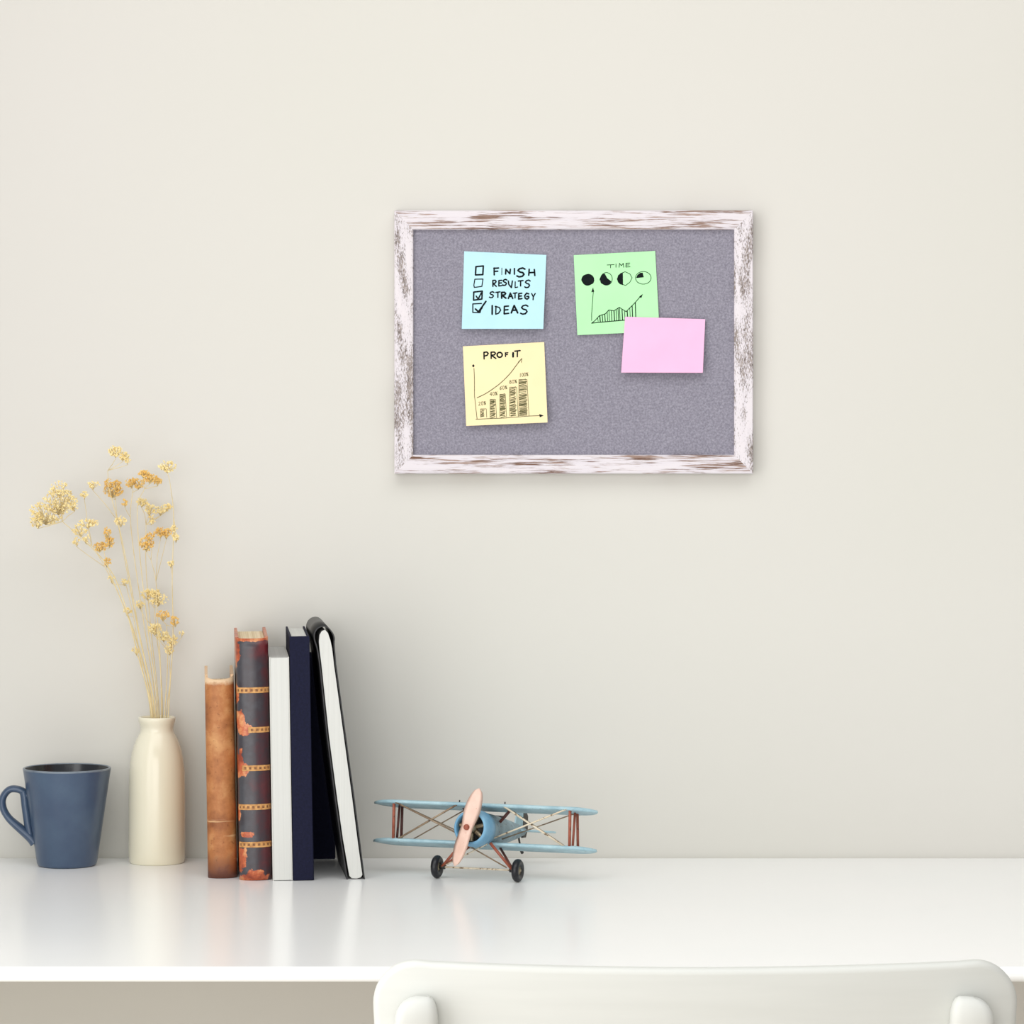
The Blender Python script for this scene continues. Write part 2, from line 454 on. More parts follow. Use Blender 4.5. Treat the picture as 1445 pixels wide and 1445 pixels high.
b = MB(); b.box((-W2+FW*0.8, -BD_T+0.006, -H2+FW*0.8+cz), (W2-FW*0.8, -0.002, H2-FW*0.8+cz)); b.build('felt_panel', M_FELT, board)
b = MB(); b.box((-W2+0.004, -0.002, -H2+0.004+cz), (W2-0.004, 0.0, H2-0.004+cz)); b.build('backing', M_OFFWHITE, board)

# ------------------------------------------------------------------ sticky notes
class Note:
    """a paper sheet stuck along its top edge; corners are TL, TR, BR, BL in photo pixels at the felt's distance"""
    def __init__(s, corners, lift, label, mat, base=0.0004):
        s.c = [Vector(p) for p in corners]; s.lift_f = lift; s.base = base
        cx = sum(p.x for p in s.c)/4; cy = sum(p.y for p in s.c)/4
        s.o = pt(cx, cy, FELT_D)
        s.root = thing('sticky_note', label, 'sticky note', s.o, group='sticky notes on the pin board')
        n = 14; vs, fs = [], []
        for side in (0, 0.00018):
            for j in range(n+1):
                for i in range(n+1):
                    vs.append(s.at_uv(i/n, j/n, -side))
        m = (n+1)**2
        for j in range(n):
            for i in range(n):
                a = j*(n+1)+i; q = (a, a+1, a+n+2, a+n+1)
                fs.append(q); fs.append(tuple(m+k for k in reversed(q)))
        edge = [i for i in range(n)] + [n+j*(n+1) for j in range(n)] + [n*(n+1)+n-i for i in range(n)] + [(n-j)*(n+1) for j in range(n)]
        k = len(edge)
        b = MB(); b.add(vs[:m], [f for f in fs if max(f) < m]); b.add(vs[m:], [tuple(i-m for i in f) for f in fs if max(f) >= m])
        for i in range(k):
            q = (edge[i], edge[(i+1) % k], m+edge[(i+1) % k], m+edge[i]); b.add([vs[j] for j in q], [(0, 1, 2, 3)], False)
        b.build('sheet', mat, s.root, fix=False)
    def px(s, u, v):
        a = s.c[0].lerp(s.c[1], u); b = s.c[3].lerp(s.c[2], u); return a.lerp(b, v)
    def uv(s, x, y):
        u = v = 0.5
        for _ in range(8):
            p = s.px(u, v); e = Vector((x, y)) - p
            du = (s.px(u+1e-3, v)-p)/1e-3; dv = (s.px(u, v+1e-3)-p)/1e-3
            det = du.x*dv.y-du.y*dv.x
            u += (e.x*dv.y-e.y*dv.x)/det; v += (du.x*e.y-du.y*e.x)/det
        return u, v
    def at_uv(s, u, v, off=0.0):
        """on the front face; off > 0 stands proud of it"""
        p = s.px(u, v); d = FELT_D - s.base - s.lift_f(u, v) - off
        return pt(p.x, p.y, d) - s.o
    def at(s, x, y, off=0.00012):
        return s.at_uv(*s.uv(x, y), off)
    def ink(s, name, strokes, mat):
        """strokes: list of (points in photo px, width in px)"""
        b = MB(); s_k = 0
        for pts, wd in strokes:
            s_k += 1
            off = 0.00008 + 0.000012*(s_k % 6)
            P = [Vector(p) for p in pts]
            for i in range(len(P)-1):
                t = P[i+1]-P[i]
                if t.length < 1e-6: continue
                k = max(1, int(t.length/7)); nn = Vector((-t.y, t.x)).normalized()*wd/2
                vs = []
                for j in range(k+1):
                    q = P[i]+t*(j/k); a, c = q+nn, q-nn
                    vs += [s.at(a.x, a.y, off), s.at(c.x, c.y, off)]
                b.add(vs, [(2*j, 2*j+2, 2*j+3, 2*j+1) for j in range(k)])
            for q in P:
                b.add([s.at(q.x+wd/2*math.cos(a*math.pi/4), q.y+wd/2*math.sin(a*math.pi/4), off+0.000004) for a in range(8)], [tuple(range(8))])
        return b.build(name, mat, s.root, fix=False)
    def fill(s, name, polys, mat):
        for poly in polys:
            b = MB(); b.add([s.at(x, y, 0.00016) for x, y in poly], [tuple(range(len(poly)))])
            b.build(name, mat, s.root, fix=False)

def arc(cx, cy, rx, ry, a0, a1, n=10):
    return [(cx+rx*math.cos(R(a0+(a1-a0)*k/n)), cy+ry*math.sin(R(a0+(a1-a0)*k/n))) for k in range(n+1)]
S_ = [(0.95, 0.12), (0.7, 0.0), (0.3, 0.08), (0.12, 0.28), (0.35, 0.45), (0.7, 0.52), (0.85, 0.72), (0.62, 0.95), (0.25, 1.0), (0.0, 0.9)]
GLYPH = {
 'F': [[(0.1, 0), (0.12, 1)], [(0.05, 0.04), (1, 0)], [(0.1, 0.5), (0.85, 0.46)]],
 'I': [[(0.5, 0), (0.45, 1)]],
 'N': [[(0, 1), (0.05, 0), (0.9, 0.95), (1, 0)]],
 'S': [S_],
 'H': [[(0.08, 0), (0, 0.95)], [(0.92, 0.05), (1, 1)], [(0.05, 0.55), (0.95, 0.5)]],
 'R': [[(0.1, 1), (0.08, 0.02), (0.7, 0), (0.95, 0.2), (0.7, 0.45), (0.12, 0.5), (1, 1)]],
 'E': [[(0.95, 0), (0.1, 0.04), (0.06, 1), (1, 0.92)], [(0.08, 0.5), (0.85, 0.46)]],
 'U': [[(0, 0), (0.1, 0.7), (0.4, 1), (0.7, 0.85), (1, 0.0)]],
 'V': [[(0, 0), (0.1, 0.5), (0.75, 1), (1, 0.0)]],
 'L': [[(0.1, 0), (0.05, 1), (1, 0.9)]],
 'T': [[(0, 0.1), (1, 0)], [(0.5, 0.05), (0.48, 1)]],
 'A': [[(0, 1), (0.45, 0), (1, 1)], [(0.18, 0.65), (0.85, 0.62)]],
 'G': [[(0.95, 0.12), (0.5, 0), (0.08, 0.4), (0.2, 0.85), (0.6, 1), (0.95, 0.8), (0.95, 0.52), (0.55, 0.55)]],
 'Y': [[(0, 0), (0.45, 0.5)], [(1, 0), (0.45, 0.55), (0.4, 1)]],
 'D': [[(0.12, 0), (0.08, 1), (0.6, 0.88), (1, 0.5), (0.75, 0.15), (0.0, 0.02)]],
 'P': [[(0.12, 1), (0.08, 0.04), (0.7, 0), (1, 0.2), (0.75, 0.48), (0.12, 0.58)]],
 'O': [arc(0.5, 0.5, 0.5, 0.5, -100, 265, 14)],
 'M': [[(0, 1), (0.1, 0), (0.5, 0.6), (0.9, 0), (1, 1)]],
 '0': [arc(0.5, 0.5, 0.45, 0.5, -90, 270, 10)],
 '1': [[(0.5, 0), (0.45, 1)]],
 '2': [[(0.05, 0.2), (0.5, 0), (0.9, 0.25), (0.05, 1), (1, 0.95)]],
 '4': [[(0.7, 1), (0.7, 0), (0.0, 0.65), (1, 0.65)]],
 '6': [[(0.9, 0), (0.2, 0.4), (0.1, 0.8), (0.5, 1), (0.9, 0.75), (0.5, 0.5), (0.15, 0.65)]],
 '8': [arc(0.5, 0.25, 0.35, 0.25, 90, 450, 8), arc(0.5, 0.75, 0.45, 0.25, -90, 270, 8)],
 '%': [arc(0.2, 0.25, 0.18, 0.22, 0, 360, 6), [(0.9, 0), (0.1, 1)], arc(0.8, 0.75, 0.18, 0.22, 0, 360, 6)],
}
def letter(ch, x0, y0, x1, y1, wd):
    return [([(x0+(x1-x0)*a, y0+(y1-y0)*c) for a, c in st], wd) for st in GLYPH[ch]]
def word(items, k, ox, oy, wd):
    out = []
    for it in items:
        ch, x0, y0, x1, y1 = it[:5]; w_ = it[5] if len(it) > 5 else wd
        out += letter(ch, ox+x0/k, oy+y0/k, ox+x1/k, oy+y1/k, w_)
    return out
def sc(pts, k, ox, oy): return [(ox+x/k, oy+y/k) for x, y in pts]

# pale blue checklist
K, OX, OY = 9.633, 640, 340
nb = Note(sc([(145,140),(1262,190),(1220,1195),(112,1195)], K, OX, OY), lambda u, v: 0.0050*v*v+0.0022*u*v+0.0008*u,
          'pale blue square sticky note with a handwritten checklist FINISH, RESULTS, STRATEGY, IDEAS', M_BLUE)
boxes = [([(305,350),(405,340),(398,458),(298,462),(305,350)], 2.3), ([(290,520),(400,518),(385,618),(282,632),(276,600),(290,520)], 1.5),
         ([(275,695),(390,682),(385,790),(272,805),(275,695)], 2.2), ([(380,850),(262,856),(262,972),(360,974),(372,930)], 1.7)]
for i, (p, wd) in enumerate(boxes):
    st = [(sc(p, K, OX, OY), wd)]
    if i == 2: st.append((sc([(308,750),(335,790),(378,705)], K, OX, OY), 2.0))
    if i == 3: st += [(sc([(298,925),(340,965),(440,822)], K, OX, OY), 2.4), (sc([(345,960),(385,905)], K, OX, OY), 3.0)]
    nb.ink('checkbox', st, M_INK)
nb.ink('handwriting', word([('F',545,368,612,462,2.2),('I',645,368,668,458,1.0),('N',708,385,772,450,2.2),('I',818,375,838,452,2.2),('S',862,368,975,488,2.5),('H',1022,385,1105,470,2.3)], K, OX, OY, 2.2), M_INK)
nb.ink('handwriting', word([('R',530,535,582,618),('E',612,535,660,612),('S',668,522,728,605),('V',745,545,800,635),('L',835,555,872,635,1.6),('T',880,538,945,612),('S',968,532,1045,635)], K, OX, OY, 2.0), M_INK)
nb.ink('handwriting', word([('S',488,690,552,772),('T',575,692,632,768),('R',648,698,712,778,2.4),('A',745,708,805,782,2.2),('T',812,705,862,775),('E',882,712,930,790,2.2),('G',962,710,1025,792,2.2),('Y',1062,715,1110,800,1.8)], K, OX, OY, 1.9), M_INK)
nb.ink('handwriting', word([('I',516,880,536,996,2.5),('D',568,888,640,996,1.9),('E',684,885,750,992,2.2),('A',785,878,872,978,2.5),('S',912,872,1015,995,2.2)], K, OX, OY, 2.2), M_INK)

# pale yellow bar chart
OX, OY = 640, 470
ny = Note(sc([(127,180),(1232,122),(1278,1215),(172,1262)], K, OX, OY), lambda u, v: 0.0052*v*v+0.0022*u*v+0.0008*u,
          'pale yellow square sticky note headed PROFIT with a hand-drawn rising bar chart', M_YELLOW)
ny.ink('handwriting', word([('P',408,258,472,352,2.0),('R',505,258,575,345,2.0),('O',592,262,662,330,2.2),('F',702,268,738,320,1.8),('I',802,270,818,322,2.8),('T',832,238,905,322,2.0)], K, OX, OY, 2.0), M_INK)
ny.ink('chart_axis', [(sc([(278,480),(285,640),(285,850),(302,1010),(320,1165)], K, OX, OY), 0.9),
                      (sc([(305,1172),(500,1162),(700,1155),(1020,1128),(1180,1122)], K, OX, OY), 0.9)], M_INK_SOFT)
ny.fill('arrow_head', [sc([(270,422),(288,445),(270,468),(250,445)], K, OX, OY), sc([(1225,1122),(1165,1100),(1172,1145)], K, OX, OY)], M_INK)
ny.ink('trend_line', [(sc([tuple(p)[:2] for p in smooth_path([(320,880,0),(450,815,0),(620,695,0),(760,560,0),(860,430,0),(928,345,0)], 5)], K, OX, OY), 1.1),
                      (sc([(880,395),(928,345),(922,400)], K, OX, OY), 0.9)], M_INK_SOFT)
rnd = random.Random(4)
for x0, x1, y0, y1, xf in ((368,448,1030,1145,412),(498,578,902,1150,556),(630,712,832,1142,692),(762,868,735,1132,836),(888,1012,632,1126,985)):
    lean = 0.028*(y1-y0)
    st = [(sc([(x0,y1),(x0-lean*0,y0),(x1-lean,y0),(x1+lean,y1)], K, OX, OY), 0.7)]
    y = y0+4
    while y < y1-8:
        t = (y-y0)/(y1-y0); xa = x0+rnd.uniform(-3, 8)+lean*t; xb = xf+lean*t+rnd.uniform(-8, 8)
        st.append((sc([(xa, y+rnd.uniform(4, 18)), (xb, y-rnd.uniform(0, 10))], K, OX, OY), rnd.uniform(0.7, 1.25)))
        y += rnd.uniform(11, 17)
    ny.ink('chart_bar', st, M_INK_SOFT)
st = []
for txt, x, y in (('20%',340,935),('40%',495,805),('60%',628,722),('80%',760,640),('100%',895,548)):
    step = 36 if len(txt) == 3 else 31
    for i, ch in enumerate(txt): st += word([(ch, x+i*step, y-i*4, x+i*step+26, y+48-i*4)], K, OX, OY, 0.7)
ny.ink('handwriting', st, M_INK_SOFT)

# pale green clock and graph note
K, OX, OY = 6.72, 795, 340
ng = Note(sc([(98,135),(870,95),(912,858),(133,893)], K, OX, OY), lambda u, v: 0.0026*v*v+0.0006*u,
          'pale green square sticky note headed TIME with four pie circles and a graph', M_GREEN)
ng.ink('handwriting', word([('T',415,225,482,255),('I',492,218,506,250),('M',528,212,572,250),('E',590,210,632,248)], K, OX, OY, 1.0), M_INK_GREEN)
def blob(cx, cy, rx, ry, a0, a1, centre=None):
    p = arc(cx, cy, rx, ry, a0, a1, 22)
    p = [(x+rnd.uniform(-3, 3), y+rnd.uniform(-3, 3)) for x, y in p]
    return sc(p + ([centre] if centre else []), K, OX, OY)
ng.fill('pie_circle', [blob(232,368,60,56,0,360)], M_INK)
o = ng.ink('pie_circle', [(sc(arc(408,360,56,60,-115,250,22), K, OX, OY), 0.9)], M_INK_GREEN)
ng.fill('pie_fill', [blob(402,365,56,54,20,262,(415,352))], M_INK)
ng.ink('pie_circle', [(sc([(585,292),(630,312),(652,350),(630,392),(590,422),(540,405),(512,360),(540,312),(585,292)], K, OX, OY), 0.9)], M_INK_GREEN)
ng.fill('pie_fill', [blob(574,358,64,62,100,262)], M_INK)
ng.ink('pie_circle', [(sc(arc(758,350,74,60,0,360,26), K, OX, OY), 0.9)], M_INK_GREEN)
ng.fill('pie_fill', [sc([(762,345),(690,352),(702,322),(728,303),(752,300)], K, OX, OY)], M_INK)
ng.ink('graph', [(sc([(268,755),(268,690),(278,560),(284,480)], K, OX, OY), 0.9),
                 (sc([(268,780),(360,770),(450,762),(570,752),(690,742)], K, OX, OY), 1.3),
                 (sc([(268,780),(300,755),(340,710),(400,690),(430,655),(480,662),(530,630),(595,670),(640,625),(680,585),(740,515)], K, OX, OY), 1.1)]
       + [(sc([(x, t), (x+5, 765-(x-300)*0.06)], K, OX, OY), rnd.uniform(0.8, 1.5)) for x, t in
          ((325,728),(345,708),(368,700),(392,693),(415,672),(432,655),(455,660),(480,664),(500,652),(518,640),(532,632),(556,648),(580,662),(605,662),(630,636),(652,615),(682,585))], M_INK_GREEN)
ng.fill('arrow_head', [sc([(282,440),(292,482),(264,486)], K, OX, OY), sc([(755,503),(738,542),(718,528)], K, OX, OY)], M_INK)

# plain pink note overlapping the green one
Note(sc([(585,718),(1345,742),(1322,1250),(548,1248)], K, OX, OY), lambda u, v: 0.0046*v*v+0.0018*u*v,
     'blank pink rectangular sticky note overlapping a corner of the green note', M_PINK, base=0.0036)

# ------------------------------------------------------------------ mug
MD = 0.44*F/(1221-HY)
mug = thing('mug', 'slate blue tapered mug with a loop handle, beside the cream bottle vase', 'mug', pt(94.5, 1221, MD))
b = MB()
b.lathe([(0.0, 0.0015), (0.024, 0.0015), (0.0262, 0.0), (0.0275, 0.0008), (0.0286, 0.003), (0.0412, 0.0885), (0.0418, 0.0918)], 72)
b.build('body', M_MUG, mug)
b = MB(); b.lathe([(0.0418, 0.0918), (0.0420, 0.0924), (0.0417, 0.0932), (0.0408, 0.0936), (0.0399, 0.0933), (0.0397, 0.0928)], 72); b.build('rim', M_RIM, mug)
b = MB(); b.lathe([(0.0397, 0.0928), (0.0393, 0.0915), (0.0266, 0.008), (0.022, 0.0055), (0.0, 0.005)], 72); b.build('lining', M_MUG_IN, mug)
k = MD/F
hp = [(40,1124),(33,1117),(24,1113.5),(14,1114),(6.5,1121),(3.2,1131),(5.5,1143),(13,1155),(25,1166),(37,1176),(45,1183),(50,1189)]
hp = smooth_path([((x-94.5)*k, 0, (1221-y)*k) for x, y in hp], 5)
nn = len(hp); rad = [0.0036 + 0.0024*max(0, (i/nn-0.6)/0.4) for i in range(nn)]
b = MB(); b.tube(hp, rad, 14, squash=(1.6, 0.95))
hp2 = smooth_path([((x-94.5)*k, 0, (1221-y)*k) for x, y in [(33,1116),(35,1122),(36.5,1136),(38.5,1150),(40.5,1163),(44,1180)]], 4)
b.tube(hp2, [0.0044]*len(hp2), 14, squash=(1.5, 1.0)); b.build('handle', M_MUG, mug)

# ------------------------------------------------------------------ vase
VD = 0.44*F/(1217-HY)
VC = pt(221.5, 1217, VD)
vase = tag(MB().build('vase', M_VASE), 'cream glazed bottle vase holding dried flower sprigs', 'vase')
bpy.data.objects.remove(vase)
b = MB(); kk = 0.188e-3
prof = [(0, 0.001), (0.024, 0.001), (0.0255, 0.0)] + [(r_*kk, (1339-y)*kk) for r_, y in
        ((138,1338),(142,1330),(144,1300),(145,1200),(144.5,1100),(143.5,950),(141,870),(136,820),(128,775),(118,740),(107,712),(96,690),(87,674),(83.5,660),(84.5,645),(89,630),(93,618),(95,605),(94,597),(90,593.5),(85,594),(80,600),(76,620),(74,660),(84,690),(118,760),(130,850),(133,1100),(132,1300),(60,1320),(0,1322))]
b.lathe(prof, 72); vase = b.build('vase', M_VASE)
vase.location = VC; tag(vase, 'cream glazed bottle vase holding the dried flower sprigs', 'vase')

# ------------------------------------------------------------------ dried sprigs
def floret(b, p, r, rnd):
    """a tiny star of five petals round a bud"""
    n = Vector((rnd.uniform(-1, 1), rnd.uniform(-1, 0.2), rnd.uniform(-0.3, 1))).normalized()
    a = n.orthogonal().normalized(); c = n.cross(a); ph = rnd.uniform(0, 6)
    vs = [p + n*r*0.55, p - n*r*0.5]
    for k in range(5):
        an = ph + k*math.tau/5
        d = a*math.cos(an)+c*math.sin(an); d2 = a*math.cos(an+0.63)+c*math.sin(an+0.63)
        vs += [p + d*r*1.15 + n*r*rnd.uniform(0.0, 0.5), p + d2*r*0.6]
    fs = []
    for k in range(5):
        i0, i1, i2 = 2+2*k, 3+2*k, 2+(2*k+2) % 10
        fs += [(0, i0, i1), (0, i1, i2), (1, i1, i0), (1, i2, i1)]
    b.add(vs, fs, False)

LAYERS = [1, 10, 5, 2, 12, 7, 3, 9, 6, 13, 11, 4, 8, 14]                   # front to back order of the sprigs
def sprig(label, path, heads, yb, yt, mat, seed, rad=0.0005):
    """path: photo px from the vase mouth up; heads: (px, py, rx, ry, florets, branch-from index)"""
    rnd = random.Random(seed); lay = LAYERS.index(seed)
    yb, yt = -0.011+0.0017*lay, -0.032+0.0042*lay
    path = [(221.5+(path[0][0]-221.5)*0.85, path[0][1])] + path[1:]
    lim = math.sqrt(max(0.0, 0.0122**2 - ((path[0][0]-221.5)*VD/F)**2)); yb = max(-lim, min(lim, yb))
    root = thing('dried_flower_sprig', label, 'dried flower', VC + Vector((0, 0, 0.02)), group='dried flower sprigs in the vase')
    org = root.location
    n = len(path); P = []
    # below the mouth the stem runs on into the bottle
    bx, by_ = path[0]
    P.append(VC + Vector(((bx-221.5)*VD/F*0.75, yb*0.9, 0.03)) - org)
    for i, (x, y) in enumerate(path):
        t = i/(n-1); P.append(pt(x, y, VD + yb + (yt-yb)*t) - org)
    sp = smooth_path(P, 5); m = len(sp)
    b = MB(); b.tube(sp, [rad*(1.1-0.55*i/m) for i in range(m)], 6)
    for hx, hy, rx, ry, cnt, bi in heads:
        rx, ry = rx*1.1, ry*1.1
        d = VD + yb + (yt-yb)*min(1, bi/(n-1)) 
        base = P[min(bi+1, n)]
        hc = pt(hx, hy, d) - org; s_ = d/F
        fl = MB(); hub = hc + Vector((rnd.uniform(-2, 2)*s_, 0, -(ry*0.9+3)*s_))
        mid = base.lerp(hub, 0.55) + Vector((rnd.uniform(-2, 2)*s_, 0, 0))
        if (hub-base).length > 0.001: b.tube([base, mid, hub], [rad*0.6, rad*0.55, rad*0.45], 5)
        for k in range(int(cnt*2.3)):
            an, rr = rnd.uniform(0, math.tau), math.sqrt(rnd.random())
            p = hc + Vector((rx*s_*rr*math.cos(an), rnd.uniform(-1, 1)*(0.85*min(rx, ry) if rx > 14 else 4.5)*s_, ry*s_*rr*math.sin(an)))
            floret(fl, p, rnd.uniform(0.0008, 0.0016), rnd)
            if k % 3 == 0: b.tube([hub, hub.lerp(p, 0.5)+Vector((0, 0, 0.001)), p], 0.00022, 4)
        fl.build('flower_cluster', mat, root, fix=False)
    b.build('stem', M_STEM, root)
    return root

sprig('dried sprig bending furthest from the vase, ending in the largest pale round cluster', [(214,1016),(196,930),(172,840),(150,796),(118,762),(88,736)],
      [(66,722,22,16,75,5),(84,708,22,16,75,5),(84,690,12,10,30,5),(52,734,12,9,26,5),(104,712,7,7,16,5)], 0.000, -0.020, M_PALE, 1, 0.0006)
sprig('dried sprig with small pale scattered tufts just beneath the largest cluster', [(215,1016),(197,920),(170,845),(148,800),(130,770)],
      [(112,748,10,8,22,4),(125,738,14,5,24,4),(108,764,5,5,9,3),(122,760,5,5,10,4),(118,698,6,4,10,4)], 0.004, -0.010, M_PALE, 2)
sprig('dried sprig topped by a golden crescent cluster at middle height', [(217,1016),(192,900),(168,840),(152,800),(146,775)],
      [(141,771,9,6,30,4),(155,764,6,7,22,4),(151,752,5,8,16,4),(152,793,5,5,10,3)], -0.004, -0.012, M_GOLDEN, 3)
sprig('dried sprig with a dense golden head under the drooping topmost tuft', [(219,1016),(195,890),(178,800),(166,735),(163,705)],
      [(160,692,13,8,50,4),(154,681,6,5,16,4),(165,684,6,6,16,4)], 0.003, -0.006, M_GOLDEN, 4)
sprig('tallest dried sprig, its thin tip ending in a drooping pale tuft', [(220,1016),(198,900),(180,800),(166,735),(154,690),(152,664)],
      [(163,636,9,7,34,5),(172,642,7,6,22,5),(181,648,5,5,12,5),(133,684,8,5,14,3),(170,735,8,6,16,3)], -0.006, 0.004, M_PALE, 5)
sprig('dried sprig with a flat golden umbel between two darker golden heads', [(222,1016),(203,880),(190,790),(184,730),(187,695)],
      [(185,681,8,6,26,4),(195,682,9,6,28,4),(176,709,4,4,7,3)], 0.000, 0.006, M_GOLDEN, 6)
sprig('dried sprig with a slanting deep golden umbel among the tallest', [(224,1016),(208,880),(197,780),(194,715),(204,690)],
      [(203,668,7,4,22,4),(213,675,9,5,32,4),(222,679,6,4,16,4)], -0.008, -0.004, M_GOLDEN, 7)
sprig('dried sprig with loose pale zigzag florets below the golden umbels', [(226,1016),(213,890),(206,800),(206,740)],
      [(201,708,7,5,20,3),(212,718,7,7,20,3),(226,720,9,5,18,3),(236,715,6,4,12,3),(215,732,5,6,10,3)], 0.006, 0.010, M_PALE, 8)
sprig('dried sprig forking like a fan under a pair of golden heads', [(229,1016),(226,930),(222,870),(220,820),(213,790)],
      [(207,767,9,9,36,4),(212,757,6,5,14,4),(225,750,9,6,24,3),(236,752,7,6,18,3)], -0.004, -0.010, M_GOLDEN, 9)
sprig('straight dried sprig nearest the books, with a small pale tuft on top', [(240,1016),(244,900),(243,820),(245,730),(241,690),(238,672)],
      [(236,658,12,7,36,5),(246,746,5,4,12,3),(247,758,5,5,14,3),(241,795,4,4,8,2)], 0.002, 0.008, M_PALE, 10)
sprig('dried sprig with a broad pale cluster halfway up the bunch', [(231,1016),(226,940),(220,890),(218,858)],
      [(208,838,9,6,24,3),(224,845,12,8,40,3),(198,852,5,5,12,2),(218,836,8,5,16,3)], 0.008, 0.002, M_PALE, 11)
sprig('short dried sprig with two small deep golden buds', [(234,1016),(236,950),(236,900),(235,882)],
      [(230,868,8,6,22,3),(246,876,5,6,18,3)], -0.008, -0.012, M_GOLDEN, 12)
sprig('short dried sprig with the lowest golden pale cluster, nearest the mouth', [(237,1016),(240,960),(238,920)],
      [(219,887,9,7,30,2),(230,897,9,6,28,2),(243,903,7,6,22,2),(239,916,6,6,18,2),(256,893,3,3,5,2)], 0.000, -0.004, M_PALE, 13)
sprig('slender dried sprig with sparse greenish pale buds', [(212,1016),(200,940),(188,870),(178,826)],
      [(177,820,6,4,9,3),(180,862,5,4,8,2),(192,918,5,4,8,1),(157,817,5,4,6,3)], 0.010, 0.004, M_PALE, 14)

# ------------------------------------------------------------------ books
YAW, LEAN = R(5.0), R(0.95)
NYAW = R(6.2)
def book_root(name, label, left_px, base_py, thick):
    """root at the front edge's base centre"""
    d = 0.44*F/(base_py-HY); p = pt(left_px, base_py, d)
    lift = thick/2*math.sin(LEAN)
    c = p + Vector((math.cos(YAW), math.sin(YAW), 0))*thick/2
    return thing(name, label, 'book', (c.x, c.y, DESK_Z+lift), (0, -LEAN, YAW), 'books standing on the desk')

def spine_arc(w_, bulge, n=14):
    """plan of a rounded spine from -w/2 to w/2, bulging toward -y"""
    return [(-w_/2*math.cos(math.pi*k/n), -bulge*math.sin(math.pi*k/n)**0.8) for k in range(n+1)]

def leather_book(root, w_, h, dep, mat, page_mat, bulge, board=0.0028, dip=0.0, square=0.003, low=0.0):
    """boards and rounded spine in one cover; page block set back from the edges"""
    y0 = bulge
    arc_o = [(x, y+y0) for x, y in spine_arc(w_, bulge)]
    th = 0.0016
    arc_i = [(x*(w_/2-board)/(w_/2), y+th) for x, y in arc_o]
    b = MB(); n = len(arc_o); rows = 24
    def zt(x):                       # head of the spine dips between the boards
        return h - dip*max(0, 1-(2*x/w_)**2)**0.5
    vs = []
    for j in range(rows+1):
        for x, y in arc_o: vs.append((x, y, zt(x)*j/rows))
        for x, y in arc_i: vs.append((x, y, zt(x)*j/rows))
    m = 2*n; fs = []
    for j in range(rows):
        for i in range(n-1):
            fs.append((j*m+i, j*m+i+1, (j+1)*m+i+1, (j+1)*m+i))
            fs.append((j*m+n+i+1, j*m+n+i, (j+1)*m+n+i, (j+1)*m+n+i+1))
    for j in (0, rows):
        for i in range(n-1): fs.append((j*m+i, j*m+i+1, j*m+n+i+1, j*m+n+i))
    b.add(vs, fs, True)
    for s_ in (-1, 1):
        xs = sorted((s_*w_/2, s_*(w_/2-board)))
        b.box((xs[0], y0, 0), (xs[1], dep, h))
    b.build('cover', mat, root)
    # page block, hollowed like the spine
    arc_p = [(x*(w_/2-board-0.0002)/(w_/2), y*0.8+y0+0.0035) for x, y in spine_arc(w_, bulge)]
    poly = arc_p + [(w_/2-board-0.0002, dep-square), (-w_/2+board+0.0002, dep-square)]
    b = MB(); b.prism(poly, square*0.6, h-square-dip*0.6-low, 'z'); b.build('page_block', page_mat, root)

def band(root, w_, bulge, z, hgt, out=0.0004, a0=0.0, a1=1.0):
    """gilt strip lying round the spine with a dark tooled line"""
    n = 20
    def ring(o):
        pts = [(x, y+bulge) for x, y in spine_arc(w_, bulge, n)]
        return [(x*(1+o/(w_/2)), y-o) for x, y in pts]
    i0, i1 = int(n*a0), int(n*a1)
    a = ring(out); b = MB()
    for z0, z1, mi in ((z-hgt/2, z-hgt*0.22, 0), (z-hgt*0.22, z+hgt*0.22, 1), (z+hgt*0.22, z+hgt/2, 0)):
        vs = [(x, y, z0) for x, y in a[i0:i1+1]] + [(x, y, z1) for x, y in a[i0:i1+1]]
        k = i1-i0+1
        for i in range(k-1): b.add([vs[i], vs[i+1], vs[k+i+1], vs[k+i]], [(0, 1, 2, 3)], True, mi if (mi == 0 or i % 2) else 0)
    b.build('gold_band', [M_GOLD, M_GOLD_DARK], root)

W1 = 41*0.4400/(1240-HY)
bk1 = book_root('book', 'short worn tan leather book at one end of the row, next to the vase', 293.5, 1240, W1)
leather_book(bk1, W1, 0.1885, 0.125, M_TAN, M_PAGE_OLD, 0.0105, dip=0.004, low=0.007)
W2b = 46*0.44/(1243-HY)
bk2 = book_root('book', 'tall dark maroon leather book with gold bands and worn orange patches', 338, 1243, W2b)
leather_book(bk2, W2b, 0.2245, 0.150, M_DARK, M_PAGE_OLD, 0.0105, dip=0.001)
for py in (973, 1029, 1083, 1138, 1191):
    band(bk2, W2b, 0.0105, (1241.5-py)*0.44/(1243-HY), 0.0052, a0=0.12 if py not in (1029, 1083) else (0.42 if py == 1029 else 0.25), a1=0.96)
# white book, fore-edge outwards
W3 = 27.9*0.44/(1243-HY)
bk3 = book_root('book', 'plain white book with its page edges facing out, between maroon and navy books', 385.0, 1243, W3)
H3 = 0.2065
b = MB(); b.box((-W3/2, 0.0, 0), (-W3/2+0.0010, 0.148, H3)); b.box((W3/2-0.0010, 0.0, 0), (W3/2, 0.148, H3)); b.box((-W3/2, 0.147, 0), (W3/2, 0.148, H3))
b.build('cover', M_OFFWHITE, bk3)
b = MB(); b.box((-W3/2+0.0011, 0.0004, 0.0004), (W3/2-0.0011, 0.1468, H3-0.0006)); b.build('page_block', M_PAGE, bk3)
